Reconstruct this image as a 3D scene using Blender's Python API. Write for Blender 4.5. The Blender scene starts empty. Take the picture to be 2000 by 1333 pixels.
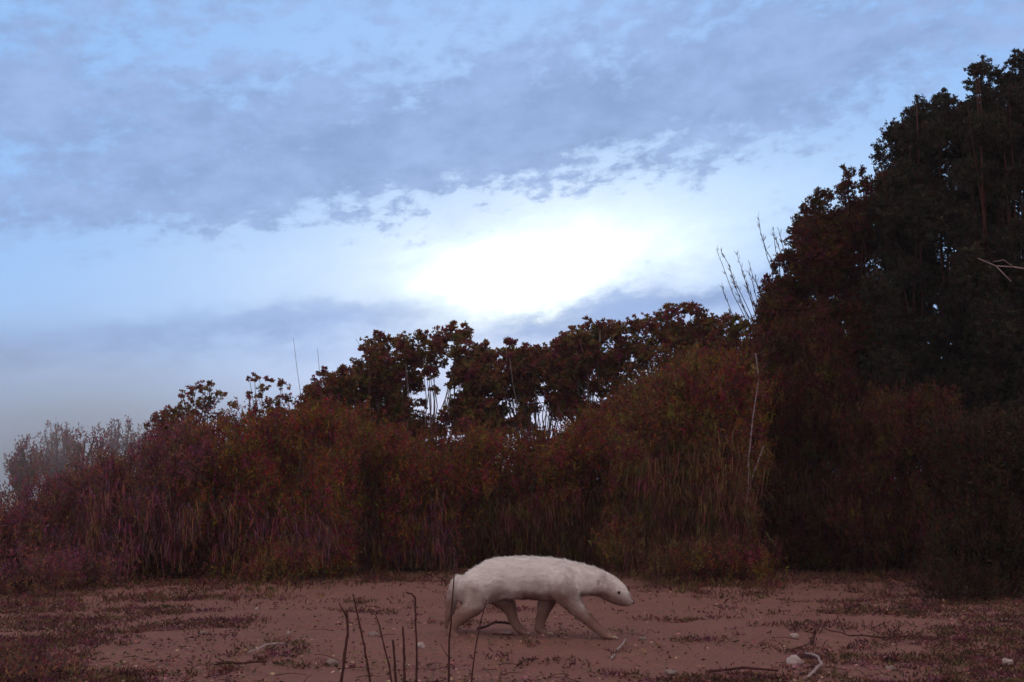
import bpy, math, random
import numpy as np
from mathutils import Vector, noise as mnoise

# ------------------------------------------------------------------ camera, world, sun, exposure
sc = bpy.context.scene
W, H, FPX = 2000.0, 1333.0, 2414.0
CAMZ, PITCH = 0.60, math.atan(283.5 / 2414.0)
cd = bpy.data.cameras.new('camera'); cam = bpy.data.objects.new('camera', cd)
sc.collection.objects.link(cam)
cam.location = (0, 0, CAMZ); cam.rotation_euler = (math.pi / 2 + PITCH, 0, 0)
cd.sensor_width = 36; cd.lens = FPX / W * 36; cd.clip_start = 0.02; cd.clip_end = 2000
sc.camera = cam
sc.view_settings.view_transform = 'Standard'; sc.view_settings.look = 'None'
sc.view_settings.exposure = 0.0; sc.view_settings.gamma = 1.0

def ray(px, py):
    u = (px - W / 2) / FPX; v = (H / 2 - py) / FPX
    return Vector((u, math.cos(PITCH) - v * math.sin(PITCH), math.sin(PITCH) + v * math.cos(PITCH)))
def P(px, py, Y):
    d = ray(px, py); t = Y / d.y
    return Vector((d.x * t, Y, CAMZ + d.z * t))
def azel(px, py):
    d = ray(px, py).normalized()
    return math.atan2(d.x, d.y), math.asin(d.z)

SUN_AZ, SUN_EL = azel(1030, 515)
wd = bpy.data.worlds.new('World'); sc.world = wd; wd.use_nodes = True
nt = wd.node_tree; nt.nodes.clear()
def N(t, **kw):
    n = nt.nodes.new(t)
    for k, v in kw.items(): setattr(n, k, v)
    return n
def L(a, b): nt.links.new(a, b)
def M(op, a, b=None, c=None, clamp=False):
    n = N('ShaderNodeMath', operation=op); n.use_clamp = clamp
    for i, s in enumerate((a, b, c)):
        if s is None: continue
        if isinstance(s, (int, float)): n.inputs[i].default_value = s
        else: L(s, n.inputs[i])
    return n.outputs[0]
def MIX(f, a, b):
    n = N('ShaderNodeMix', data_type='RGBA')
    for i, s in ((0, f), (6, a), (7, b)):
        if isinstance(s, (int, float)): n.inputs[i].default_value = s
        elif isinstance(s, tuple): n.inputs[i].default_value = (*s, 1)
        else: L(s, n.inputs[i])
    return n.outputs[2]
def NOISE(vec, scale, detail, rough=0.5, dist=0.0):
    n = N('ShaderNodeTexNoise'); n.inputs['Scale'].default_value = scale
    n.inputs['Detail'].default_value = detail; n.inputs['Roughness'].default_value = rough
    n.inputs['Distortion'].default_value = dist
    L(vec, n.inputs['Vector']); return n.outputs[0]
def RANGE(v, a, b, c=0.0, d=1.0):
    n = N('ShaderNodeMapRange', interpolation_type='SMOOTHSTEP')
    L(v, n.inputs[0])
    for i, x in enumerate((a, b, c, d)): n.inputs[i + 1].default_value = x
    return n.outputs[0]
tc = N('ShaderNodeTexCoord'); sep = N('ShaderNodeSeparateXYZ'); L(tc.outputs['Generated'], sep.inputs[0])
AZ = M('ARCTAN2', sep.outputs[0], sep.outputs[1]); EL = M('ARCSINE', sep.outputs[2])
# rotated coordinates: the cloud streets climb to the right
TILT = 0.13
ca, sa = math.cos(TILT), math.sin(TILT)
Uu = M('ADD', M('MULTIPLY', AZ, ca), M('MULTIPLY', EL, sa))
Vv = M('SUBTRACT', M('MULTIPLY', EL, ca), M('MULTIPLY', AZ, sa))
cmb = N('ShaderNodeCombineXYZ'); L(Uu, cmb.inputs[0]); L(M('MULTIPLY', Vv, 1.9), cmb.inputs[1])
cmb2 = N('ShaderNodeCombineXYZ'); L(Uu, cmb2.inputs[0]); L(M('MULTIPLY', Vv, 7.0), cmb2.inputs[1]); cmb2.inputs[2].default_value = 3.0
def UV(px, py):
    a, e = azel(px, py); return a * ca + e * sa, e * ca - a * sa
n_big = NOISE(cmb.outputs[0], 5.0, 6, 0.6, 0.3)
n_mid = NOISE(cmb.outputs[0], 13.0, 8, 0.66, 0.15)
n_fine = NOISE(cmb.outputs[0], 40.0, 6, 0.62, 0.1)
n_str = NOISE(cmb2.outputs[0], 3.0, 4, 0.5)
Uw = M('ADD', Uu, M('ADD', M('MULTIPLY', M('SUBTRACT', n_mid, 0.5), 0.10), M('MULTIPLY', M('SUBTRACT', n_big, 0.5), 0.16)))
Vw = M('ADD', Vv, M('ADD', M('MULTIPLY', M('SUBTRACT', n_mid, 0.5), -0.045), M('MULTIPLY', M('SUBTRACT', n_big, 0.5), 0.05)))
def BLOB(px, py, wx, wy, amp):
    u0, v0 = UV(px, py)
    du = M('DIVIDE', M('SUBTRACT', Uw, u0), wx / FPX); dv = M('DIVIDE', M('SUBTRACT', Vw, v0), wy / FPX)
    r2 = M('ADD', M('MULTIPLY', du, du), M('MULTIPLY', dv, dv))
    return M('MULTIPLY', M('EXPONENT', M('MULTIPLY', r2, -0.5)), amp)
soft = M('ADD', RANGE(EL, azel(600, 610)[1], azel(600, 430)[1], 0.22, 1.0), BLOB(950, 375, 520, 50, 0.9))
fld = M('ADD', M('MULTIPLY', M('SUBTRACT', n_big, 0.5), 1.3), M('MULTIPLY', soft, M('ADD', M('MULTIPLY', M('SUBTRACT', n_mid, 0.5), 1.9), M('MULTIPLY', M('SUBTRACT', n_fine, 0.5), 1.9))))
for b in ((1000, 240, 420, 70, .62), (720, 300, 260, 50, .35), (1350, 170, 260, 60, .32), (150, 410, 420, 34, .35), (150, 200, 300, 90, .3),
          (1560, 110, 200, 60, .25), (700, 60, 300, 40, -.28), (1700, 300, 260, 70, -.4), (1330, 330, 130, 18, .25),
          (300, 530, 480, 45, -.40), (100, 690, 420, 45, .22), (620, 625, 280, 26, .40), (1300, 600, 190, 22, .50),
          (60, 800, 260, 50, -.45), (420, 770, 200, 22, -.35), (1060, 510, 330, 66, -.55)):
    fld = M('ADD', fld, BLOB(*b))
fld = M('ADD', fld, M('MULTIPLY', M('SUBTRACT', n_str, 0.5), 0.55))
cover = RANGE(fld, -0.34, 0.55)
glow = M('ADD', BLOB(1040, 522, 150, 40, .72), M('ADD', BLOB(1080, 470, 400, 90, 0.30), BLOB(980, 590, 90, 40, .35)))
glow = M('MULTIPLY', glow, RANGE(cover, 0.05, 0.95, 1.15, 0.30))
sky = N('ShaderNodeTexSky', sky_type='NISHITA'); sky.sun_disc = False
sky.sun_elevation = SUN_EL; sky.sun_rotation = SUN_AZ; sky.air_density = 1.3
vm = N('ShaderNodeVectorMath', operation='SCALE'); L(sky.outputs[0], vm.inputs[0]); vm.inputs['Scale'].default_value = 0.08
clear = MIX(0.90, vm.outputs[0], (0.31, 0.56, 1.0))
cloudc = MIX(RANGE(n_mid, .3, .7), (0.255, 0.375, 0.65), (0.35, 0.49, 0.82))
col = MIX(M('MULTIPLY', cover, 0.95), clear, cloudc)
add = N('ShaderNodeMix', data_type='RGBA', blend_type='ADD'); add.inputs[0].default_value = 1
gcol = N('ShaderNodeVectorMath', operation='SCALE'); gcol.inputs[0].default_value = (0.84, 0.84, 0.40); L(glow, gcol.inputs['Scale'])
L(col, add.inputs[6]); L(gcol.outputs[0], add.inputs[7])
# unseen sky overhead and behind the camera: grey made up to light the scene
high = RANGE(EL, 0.50, 0.95)
back = RANGE(M('ABSOLUTE', AZ), 0.7, 1.4)
away = M('MAXIMUM', high, back)
greyc = MIX(RANGE(n_big, .35, .65), (0.68, 0.62, 0.62), (0.86, 0.79, 0.79))
final = MIX(away, add.outputs[2], greyc)
bg = N('ShaderNodeBackground'); L(final, bg.inputs[0]); bg.inputs[1].default_value = 1.0
wo = N('ShaderNodeOutputWorld'); L(bg.outputs[0], wo.inputs[0])

sd = bpy.data.lights.new('sun', 'SUN'); sd.energy = 0.5; sd.angle = math.radians(14); sd.color = (1.0, 0.86, 0.72)
sun = bpy.data.objects.new('sun', sd); sc.collection.objects.link(sun)
sdir = Vector((math.sin(SUN_AZ) * math.cos(SUN_EL), math.cos(SUN_AZ) * math.cos(SUN_EL), math.sin(SUN_EL)))
sun.rotation_euler = sdir.to_track_quat('Z', 'Y').to_euler()
sun.location = sdir * 40

# ------------------------------------------------------------------ helpers
rng = np.random.default_rng(7)
col_ = sc.collection
def mat(name, rough=0.8, spec=0.25):
    m = bpy.data.materials.new(name); m.use_nodes = True
    b = m.node_tree.nodes['Principled BSDF']; b.inputs['Roughness'].default_value = rough
    b.inputs['Specular IOR Level'].default_value = spec
    return m, m.node_tree, b
def leaf_mat(name, stops, transl=0.25):
    m, t, b = mat(name, 0.7, 0.15)
    g = t.nodes.new('ShaderNodeNewGeometry'); r = t.nodes.new('ShaderNodeValToRGB')
    r.color_ramp.interpolation = 'CONSTANT'
    e = r.color_ramp.elements
    while len(e) < len(stops): e.new(0.5)
    for i, c in enumerate(stops):
        e[i].position = i / len(stops); e[i].color = (*c, 1)
    t.links.new(g.outputs['Random Per Island'], r.inputs[0])
    no = t.nodes.new('ShaderNodeTexNoise'); no.inputs['Scale'].default_value = 8.0; no.inputs['Detail'].default_value = 3
    tcn = t.nodes.new('ShaderNodeTexCoord'); t.links.new(tcn.outputs['Object'], no.inputs['Vector'])
    hs = t.nodes.new('ShaderNodeHueSaturation')
    mr = t.nodes.new('ShaderNodeMapRange'); mr.inputs[1].default_value = .3; mr.inputs[2].default_value = .7
    mr.inputs[3].default_value = 0.415; mr.inputs[4].default_value = 0.59
    n2 = t.nodes.new('ShaderNodeTexNoise'); n2.inputs['Scale'].default_value = 13.0; n2.inputs['Detail'].default_value = 2
    t.links.new(tcn.outputs['Object'], n2.inputs['Vector'])
    m2 = t.nodes.new('ShaderNodeMapRange'); m2.inputs[1].default_value = .32; m2.inputs[2].default_value = .68; m2.inputs[3].default_value = .45; m2.inputs[4].default_value = 1.5
    t.links.new(n2.outputs[0], m2.inputs[0]); t.links.new(m2.outputs[0], hs.inputs['Value'])
    hs.inputs['Saturation'].default_value = 1.10
    t.links.new(no.outputs[0], mr.inputs[0]); t.links.new(mr.outputs[0], hs.inputs['Hue'])
    t.links.new(r.outputs[0], hs.inputs['Color'])
    t.links.new(hs.outputs[0], b.inputs['Base Color'])
    tr = t.nodes.new('ShaderNodeBsdfTranslucent'); t.links.new(hs.outputs[0], tr.inputs[0])
    mx = t.nodes.new('ShaderNodeMixShader'); mx.inputs[0].default_value = transl
    out = t.nodes['Material Output']
    t.links.new(b.outputs[0], mx.inputs[1]); t.links.new(tr.outputs[0], mx.inputs[2]); t.links.new(mx.outputs[0], out.inputs[0])
    return m
def noisy_mat(name, c1, c2, scale, rough=0.85, bump=0.3, bscale=None, coords='Object', spec=0.2):
    m, t, b = mat(name, rough, spec)
    tcn = t.nodes.new('ShaderNodeTexCoord'); no = t.nodes.new('ShaderNodeTexNoise')
    no.inputs['Scale'].default_value = scale; no.inputs['Detail'].default_value = 6
    t.links.new(tcn.outputs[coords], no.inputs['Vector'])
    r = t.nodes.new('ShaderNodeValToRGB'); r.color_ramp.elements[0].position = .35; r.color_ramp.elements[1].position = .65
    r.color_ramp.elements[0].color = (*c1, 1); r.color_ramp.elements[1].color = (*c2, 1)
    t.links.new(no.outputs[0], r.inputs[0]); t.links.new(r.outputs[0], b.inputs['Base Color'])
    bp = t.nodes.new('ShaderNodeBump'); bp.inputs['Strength'].default_value = bump; bp.inputs['Distance'].default_value = 0.01
    t.links.new(no.outputs[0], bp.inputs['Height']); t.links.new(bp.outputs[0], b.inputs['Normal'])
    return m

RED = [(0.2481, 0.0608, 0.0374), (0.1458, 0.0442, 0.0321), (0.175, 0.1244, 0.0374), (0.3355, 0.0995, 0.0428), (0.1341, 0.0387, 0.0589), (0.1021, 0.0939, 0.0401), (0.2189, 0.0497, 0.0535)]
OLIVE = [(0.1497, 0.0987, 0.0398), (0.2121, 0.0699, 0.0354), (0.1124, 0.0863, 0.0486), (0.2372, 0.0576, 0.0398), (0.1747, 0.1028, 0.0443), (0.1372, 0.0453, 0.053)]
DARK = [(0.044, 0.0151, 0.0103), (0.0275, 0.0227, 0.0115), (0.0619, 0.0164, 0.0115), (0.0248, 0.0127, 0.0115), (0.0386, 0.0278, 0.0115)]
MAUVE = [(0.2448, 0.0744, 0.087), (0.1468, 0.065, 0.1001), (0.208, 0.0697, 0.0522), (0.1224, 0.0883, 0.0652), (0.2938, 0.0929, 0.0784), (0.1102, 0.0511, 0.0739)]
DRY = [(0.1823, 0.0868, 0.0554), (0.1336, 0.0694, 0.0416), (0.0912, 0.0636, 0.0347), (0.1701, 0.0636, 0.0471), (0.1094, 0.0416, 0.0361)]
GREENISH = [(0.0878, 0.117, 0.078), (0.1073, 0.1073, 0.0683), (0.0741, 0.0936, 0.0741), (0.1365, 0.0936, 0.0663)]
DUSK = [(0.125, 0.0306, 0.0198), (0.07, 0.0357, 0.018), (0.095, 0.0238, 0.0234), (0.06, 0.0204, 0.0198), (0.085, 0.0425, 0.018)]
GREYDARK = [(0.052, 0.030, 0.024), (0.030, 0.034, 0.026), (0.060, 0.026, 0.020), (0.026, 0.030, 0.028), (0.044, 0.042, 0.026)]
BACKROW = [(0.27, 0.0875, 0.054), (0.1755, 0.1187, 0.0607), (0.216, 0.1063, 0.0607), (0.135, 0.1063, 0.0607), (0.297, 0.1, 0.0675), (0.1485, 0.0625, 0.054)]
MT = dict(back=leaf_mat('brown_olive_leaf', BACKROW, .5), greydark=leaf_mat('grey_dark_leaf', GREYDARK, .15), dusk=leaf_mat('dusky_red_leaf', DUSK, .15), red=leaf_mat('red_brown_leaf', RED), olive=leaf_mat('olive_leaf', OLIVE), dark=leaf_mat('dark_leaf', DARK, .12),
          mauve=leaf_mat('mauve_leaf', MAUVE), dry=leaf_mat('dry_leaf', DRY), cover=leaf_mat('creeping_leaf', [(0.13, 0.050, 0.042), (0.09, 0.045, 0.035), (0.16, 0.06, 0.048), (0.10, 0.038, 0.042), (0.08, 0.05, 0.035)], .1), green=leaf_mat('grey_green_leaf', GREENISH))
BARK = noisy_mat('bark', (0.045, 0.026, 0.022), (0.11, 0.07, 0.06), 60)
DARKBARK = noisy_mat('dark_twig_bark', (0.040, 0.012, 0.012), (0.085, 0.030, 0.026), 90)
PALEWOOD = noisy_mat('weathered_wood', (0.22, 0.15, 0.15), (0.38, 0.28, 0.28), 70)
PALEBARK = noisy_mat('pale_bark', (0.16, 0.11, 0.12), (0.32, 0.25, 0.27), 50)
STONE = noisy_mat('pale_stone', (0.28, 0.20, 0.19), (0.44, 0.35, 0.33), 35)
DULLSTONE = noisy_mat('dull_stone', (0.15, 0.10, 0.09), (0.26, 0.18, 0.165), 45)

class MB:
    def __init__(s): s.v = []; s.q = []; s.t = []; s.n = 0
    def add(s, v, q=None, t=None):
        v = np.asarray(v, float).reshape(-1, 3)
        if q is not None: s.q.append(np.asarray(q, int) + s.n)
        if t is not None: s.t.append(np.asarray(t, int) + s.n)
        s.v.append(v); s.n += len(v)
    def build(s, name, m, parent=None, smooth=False):
        me = bpy.data.meshes.new(name)
        v = np.concatenate(s.v) if s.v else np.zeros((0, 3))
        if parent is not None: v = v - np.array(parent.location)
        q = np.concatenate(s.q) if s.q else np.zeros((0, 4), int)
        t = np.concatenate(s.t) if s.t else np.zeros((0, 3), int)
        me.vertices.add(len(v)); me.vertices.foreach_set('co', v.ravel())
        nl = q.size + t.size
        me.loops.add(nl); me.loops.foreach_set('vertex_index', np.concatenate([q.ravel(), t.ravel()]))
        me.polygons.add(len(q) + len(t))
        me.polygons.foreach_set('loop_start', np.concatenate([np.arange(len(q)) * 4, q.size + np.arange(len(t)) * 3]))
        if smooth: me.polygons.foreach_set('use_smooth', np.ones(len(q) + len(t), bool))
        me.update(calc_edges=True); me.validate()
        me.materials.append(m)
        o = bpy.data.objects.new(name, me); col_.objects.link(o)
        if parent is not None: o.parent = parent
        return o
    def tube(s, pts, r0, r1, n=6, jitter=0.0):
        pts = np.array([tuple(p) for p in pts], float); k = len(pts)
        tan = np.gradient(pts, axis=0); tan /= np.linalg.norm(tan, axis=1)[:, None] + 1e-9
        ref = np.array([0.31, 0.93, 0.2]); a = np.cross(tan, ref); a /= np.linalg.norm(a, axis=1)[:, None] + 1e-9
        b = np.cross(tan, a)
        rr = np.linspace(r0, r1, k) * (1 + jitter * rng.uniform(-1, 1, k))
        th = np.arange(n) / n * 2 * math.pi
        ring = pts[:, None] + rr[:, None, None] * (np.cos(th)[None, :, None] * a[:, None] + np.sin(th)[None, :, None] * b[:, None])
        v = ring.reshape(-1, 3)
        i, j = np.meshgrid(np.arange(k - 1), np.arange(n), indexing='ij'); j2 = (j + 1) % n
        q = np.stack([i * n + j, i * n + j2, (i + 1) * n + j2, (i + 1) * n + j], -1).reshape(-1, 4)
        v = np.concatenate([v, pts[:1], pts[-1:]])
        c0, c1 = k * n, k * n + 1; jj = np.arange(n); j2 = (jj + 1) % n
        t = np.concatenate([np.stack([np.full(n, c0), j2, jj], -1), np.stack([np.full(n, c1), (k - 1) * n + jj, (k - 1) * n + j2], -1)])
        s.add(v, q, t)

def unit(a): return a / (np.linalg.norm(a, axis=-1, keepdims=True) + 1e-9)
def leaves(mb, c, d, length, width):
    """c (n,3) leaf bases, d (n,3) directions: one folded diamond per leaf"""
    n = len(c); d = unit(d); s = unit(np.cross(d, rng.normal(size=(n, 3))))
    up = np.cross(s, d)
    ln = length * rng.uniform(.65, 1.25, (n, 1)); w = width * rng.uniform(.7, 1.2, (n, 1))
    v = np.stack([c, c + d * ln * .5 + s * w * .5 + up * w * .18, c + d * ln, c + d * ln * .5 - s * w * .5 + up * w * .18], 1)
    mb.add(v.reshape(-1, 3), np.arange(n * 4).reshape(n, 4))
def rosettes(mb, c, k, length, width, up=0.5):
    n = len(c); cc = np.repeat(c, k, 0) + rng.normal(size=(n * k, 3)) * length * .25
    d = rng.normal(size=(n * k, 3)); d[:, 2] = np.abs(d[:, 2]) * .6 + up
    leaves(mb, cc, d, length, width)
def sprigs(mb, c, k, h, length, width, lean=0.25):
    n = len(c); ax = rng.normal(size=(n, 3)) * lean; ax[:, 2] = 1; ax = unit(ax)
    t = rng.uniform(0, 1, (n, k, 1)); hh = h * rng.uniform(.6, 1.3, (n, 1, 1))
    cc = c[:, None] + ax[:, None] * t * hh
    d = rng.normal(size=(n, k, 3)) * .75 + ax[:, None] * 1.1
    leaves(mb, cc.reshape(-1, 3), d.reshape(-1, 3), length, width)

def gz(x, y):
    near = 1.0
    return (0.012 * math.sin(1.9 * x + 0.7 * y) + 0.010 * math.sin(0.8 * x - 2.3 * y + 1.0)
            + 0.020 * mnoise.noise(Vector((x * 1.1, y * 1.1, 0))) + 0.010 * mnoise.noise(Vector((x * 4.3, y * 4.3, 4)))) * near
def G(px, py):
    d = ray(px, py); t = -CAMZ / d.z; x, y = d.x * t, d.y * t
    for _ in range(3):
        t = (gz(x, y) - CAMZ) / d.z; x, y = d.x * t, d.y * t
    return Vector((x, y, gz(x, y)))
def root(name, loc, label, cat, group=None):
    o = bpy.data.objects.new(name, None); o.empty_display_size = 0.1; col_.objects.link(o); o.location = loc
    tag(o, label, cat, group); return o
def tag(o, label=None, cat=None, group=None, kind=None):
    if label: o['label'] = label
    if cat: o['category'] = cat
    if group: o['group'] = group
    if kind: o['kind'] = kind
    return o

# ------------------------------------------------------------------ ground
def graded(lo, a, b, hi, step, n):
    mid = np.arange(a, b + step * .5, step)
    l = a - np.geomspace(step * 2, a - lo, n)[::-1]; h = b + np.geomspace(step * 2, hi - b, n)
    return np.concatenate([l, mid, h])
gx = graded(-130, -4.6, 4.6, 130, 0.03, 26); gy = graded(-130, 3.2, 10.0, 130, 0.03, 26)
XX, YY = np.meshgrid(gx, gy, indexing='ij')
ZZ = np.zeros_like(XX)
for i in range(XX.shape[0]):
    for j in range(XX.shape[1]):
        x, y = XX[i, j], YY[i, j]
        z = gz(x, y)
        if 3 < y < 10.2 and abs(x) < 4.8:
            z += 0.004 * mnoise.noise(Vector((x * 14, y * 14, 9)))
            h = mnoise.noise(Vector((x * 6.5, y * 6.5, 2)))
            z += max(0, h - .15) * 0.022
        ZZ[i, j] = z
mb = MB(); nx, ny = XX.shape
i, j = np.meshgrid(np.arange(nx - 1), np.arange(ny - 1), indexing='ij')
mb.add(np.stack([XX, YY, ZZ], -1).reshape(-1, 3), np.stack([i * ny + j, (i + 1) * ny + j, (i + 1) * ny + j + 1, i * ny + j + 1], -1).reshape(-1, 4))
m, t, b = mat('sandy_soil', 0.95, 0.1)
def tn(scale, detail=5, rough=.6):
    n = t.nodes.new('ShaderNodeTexNoise'); n.inputs['Scale'].default_value = scale; n.inputs['Detail'].default_value = detail
    n.inputs['Roughness'].default_value = rough; t.links.new(tcn.outputs['Object'], n.inputs['Vector']); return n.outputs[0]
tcn = t.nodes.new('ShaderNodeTexCoord')
def ramp(src, stops):
    r = t.nodes.new('ShaderNodeValToRGB'); e = r.color_ramp.elements
    while len(e) < len(stops): e.new(.5)
    for k, (p, c) in enumerate(stops): e[k].position = p; e[k].color = (*c, 1)
    t.links.new(src, r.inputs[0]); return r.outputs[0]
def mixn(f, a, bb, mode='MIX'):
    n = t.nodes.new('ShaderNodeMix'); n.data_type = 'RGBA'; n.blend_type = mode
    if isinstance(f, float): n.inputs[0].default_value = f
    else: t.links.new(f, n.inputs[0])
    t.links.new(a, n.inputs[6]); t.links.new(bb, n.inputs[7]); return n.outputs[2]
base = ramp(tn(2.6, 6, .65), [(.3, (0.147, 0.064, 0.052)), (.5, (0.221, 0.100, 0.077)), (.7, (0.288, 0.139, 0.103))])
grain = ramp(tn(70, 4, .75), [(.30, (0.042, 0.017, 0.017)), (.46, (0.166, 0.076, 0.060)), (.56, (0.227, 0.109, 0.086)), (.72, (0.368, 0.231, 0.190))])
hue = ramp(tn(26, 3, .6), [(.34, (0.116, 0.090, 0.054)), (.45, (0.221, 0.097, 0.070)), (.55, (0.190, 0.084, 0.100)), (.66, (0.283, 0.097, 0.063))])
c_ = mixn(.55, base, grain); c_ = mixn(.45, c_, hue)
t.links.new(c_, b.inputs['Base Color'])
bp = t.nodes.new('ShaderNodeBump'); bp.inputs['Strength'].default_value = .8; bp.inputs['Distance'].default_value = .012
t.links.new(tn(55, 6, .7), bp.inputs['Height']); t.links.new(bp.outputs[0], b.inputs['Normal'])
SOIL = m
gr = mb.build('ground', SOIL, smooth=True); tag(gr, kind='structure')

# ------------------------------------------------------------------ shrubs and trees
SKY_PTS = [(-100, 975), (0, 960), (60, 940), (150, 915), (250, 885), (300, 850), (340, 822), (470, 812), (560, 800), (620, 785), (690, 790), (740, 812),
           (800, 845), (870, 850), (930, 825), (1000, 840), (1060, 850), (1100, 830), (1160, 790), (1250, 740), (1320, 700), (1400, 670), (1470, 640), (1520, 600), (1560, 560), (2100, 520)]
def skyl(px): return float(np.interp(px, [p[0] for p in SKY_PTS], [p[1] for p in SKY_PTS]))

BACK = [(590, 775), (620, 742), (650, 730), (690, 712), (705, 670), (730, 656), (800, 664), (880, 640), (920, 645), (945, 680), (975, 695), (1000, 668), (1050, 672), (1095, 655), (1150, 628), (1200, 628), (1250, 622), (1320, 600), (1370, 604), (1410, 620), (1470, 620), (1510, 620)]
def back_top(x): return float(np.interp(x, [q[0] for q in BACK], [q[1] for q in BACK]))
GAPS = [(876, 735, 24, 42), (835, 790, 42, 34), (800, 765, 20, 18), (694, 755, 14, 22), (728, 775, 10, 18), (1062, 805, 14, 34), (1035, 830, 16, 20), (990, 735, 7, 22), (1148, 770, 7, 20), (1225, 760, 7, 18), (1000, 800, 6, 20)]
def plant(name, label, cat, Y, lobes, style, m, base_px, nstem=4, depth=0.35, dens=1.0, bark=BARK, group=None, twig=0.006, sc_=1.0, edge=0.55):
    """lobes: (px, py, r_px) foliage clumps; each becomes a ball of foliage at its own distance"""
    k = Y / FPX
    bx = (base_px - W / 2) * k
    base = Vector((bx, Y, gz(bx, Y)))
    r = root(name, base, label, cat, group)
    fo = MB(); cs = []
    if style == 'broad':
        xs = [q[0] for q in lobes]; a_, b_ = min(xs), max(xs)
        if a_ < 590: lobes = lobes + [(rng.uniform(a_, b_), rng.uniform(795, 850), rng.uniform(10, 17)) for _ in range(14)]
        if a_ > 590:
            for _ in range(int((b_ - a_) * 230 / 620)):
                x = rng.uniform(a_ - 4, b_ + 4); y = rng.uniform(back_top(x) + 22, 850)
                if any(((x - gx_) / wx_) ** 2 + ((y - gy_) / wy_) ** 2 < 1 for gx_, gy_, wx_, wy_ in GAPS): continue
                lobes = lobes + [(x, y, rng.uniform(11, 22))]
        f_ = 1.18 if a_ > 590 else 1.0
        lobes = [(x, y, q * f_) for (x, y, q) in lobes] + [(x + rng.uniform(-1, 1) * q * 1.2, y + rng.uniform(-.7, 1.3) * q, q * .6) for (x, y, q) in lobes for _ in (0, 1)]
    for (px, py, rp) in lobes:
        c = P(px, py, Y); R = rp * k; c.y += rng.uniform(-1, 1) * depth
        s2 = c.y / Y      # keep the clump the right height for its own distance
        c.x *= s2; c.z = max(CAMZ + (c.z - CAMZ) * s2, gz(c.x, c.y) + R * .5)
        cs.append((c, R))
        u = unit(rng.normal(size=(max(4, int(dens * 150 * R * R / .01 * .35)), 3)))
        rad = R * (rng.uniform(0, 1, (len(u), 1)) ** .45) * rng.uniform(.75, 1.18, (len(u), 1))
        pts = np.array(c) + u * rad * np.array([1, 1.15, .95])
        pts[:, 2] = np.maximum(pts[:, 2], 0.02)
        if style == 'broad': rosettes(fo, pts, 14, .022 * sc_, .013 * sc_)
        elif style == 'small': rosettes(fo, pts, 15, .024 * sc_, .010 * sc_)
        elif style == 'grass':
            nb = len(pts) // 3; pp = pts[:nb]
            for q in range(nb):
                a = rng.uniform(0, 6.28); ln = rng.uniform(.16, .34) * sc_; dx, dy = math.cos(a) * ln * .55, math.sin(a) * ln * .4; w = .0022 * sc_
                x_, y_, z_ = pp[q]
                k0 = np.array([[x_, y_, z_ - ln * .3], [x_ + dx * .3, y_ + dy * .3, z_ + ln * .25], [x_ + dx * .7, y_ + dy * .7, z_ + ln * .3], [x_ + dx * 1.2, y_ + dy * 1.2, z_ + ln * .02]])
                k0[:, 2] = np.maximum(k0[:, 2], .01); ww = np.array([w, w, w * .8, w * .2])[:, None] * np.array([[-math.sin(a), math.cos(a), .2]])
                fo.add(np.concatenate([k0 - ww, k0 + ww]), [(0, 1, 5, 4), (1, 2, 6, 5), (2, 3, 7, 6)])
        elif style == 'fine': sprigs(fo, pts - np.array([0, 0, .05 * sc_]), 11, .13 * sc_, .028 * sc_, .008 * sc_)
        elif style == 'far': sprigs(fo, pts, 9, .22 * sc_, .06 * sc_, .018 * sc_)
    fo.build('foliage', m, r)
    # stems: each main stem forks towards its share of the clumps
    order = sorted(range(len(cs)), key=lambda q: cs[q][0].x)
    for s in range(nstem):
        share = order[s * len(order) // nstem:(s + 1) * len(order) // nstem]
        if not share: continue
        sb = MB(); b0 = base + Vector((rng.uniform(-.06, .06), rng.uniform(-.06, .06), -.04))
        mean = sum((cs[q][0] for q in share), Vector()) / len(share)
        fork = b0.lerp(mean, .45); fork.z = b0.z + (mean.z - b0.z) * .5
        p = [b0.lerp(fork, a) + Vector((rng.normal() * .02, rng.normal() * .02, 0)) * (0 < a < 1) for a in (0, .25, .5, .75, 1)]
        sb.tube(p, twig * 2.4, twig * 1.6, 6, .1)
        for q in share[:14]:
            e = cs[q][0] + Vector((0, 0, cs[q][1] * .5)); mid = fork.lerp(e, .5) + Vector((rng.normal() * .05, rng.normal() * .05, rng.normal() * .03))
            sb.tube([fork, fork.lerp(mid, .5) + Vector((rng.normal() * .015,) * 3), mid, mid.lerp(e, .5) + Vector((rng.normal() * .012,) * 3), e], twig * 1.2, twig * .35, 5, .1)
        sb.build('stem', bark, r, True)
    return r
def fill(x0, x1, top, bottom, n, r, jit=12):
    out = []
    for _ in range(n):
        px = rng.uniform(x0, x1); tp = (top(px) if callable(top) else top) + rng.uniform(-jit, jit)
        rr = r * rng.uniform(.7, 1.25)
        e = abs((px - (x0 + x1) / 2) / ((x1 - x0) / 2)) ** 4 * 16
        out.append((px, rng.uniform(tp + rr + e, bottom - rr * .5), rr))
    for px in np.linspace(x0 + r, x1 - r, max(3, int((x1 - x0) / (r * 1.1)))):      # a closed top edge
        rr = r * rng.uniform(.5, .95); tp = (top(px) if callable(top) else top) + rng.uniform(-jit, jit)
        out.append((px, tp + rr, rr))
    return out

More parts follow.
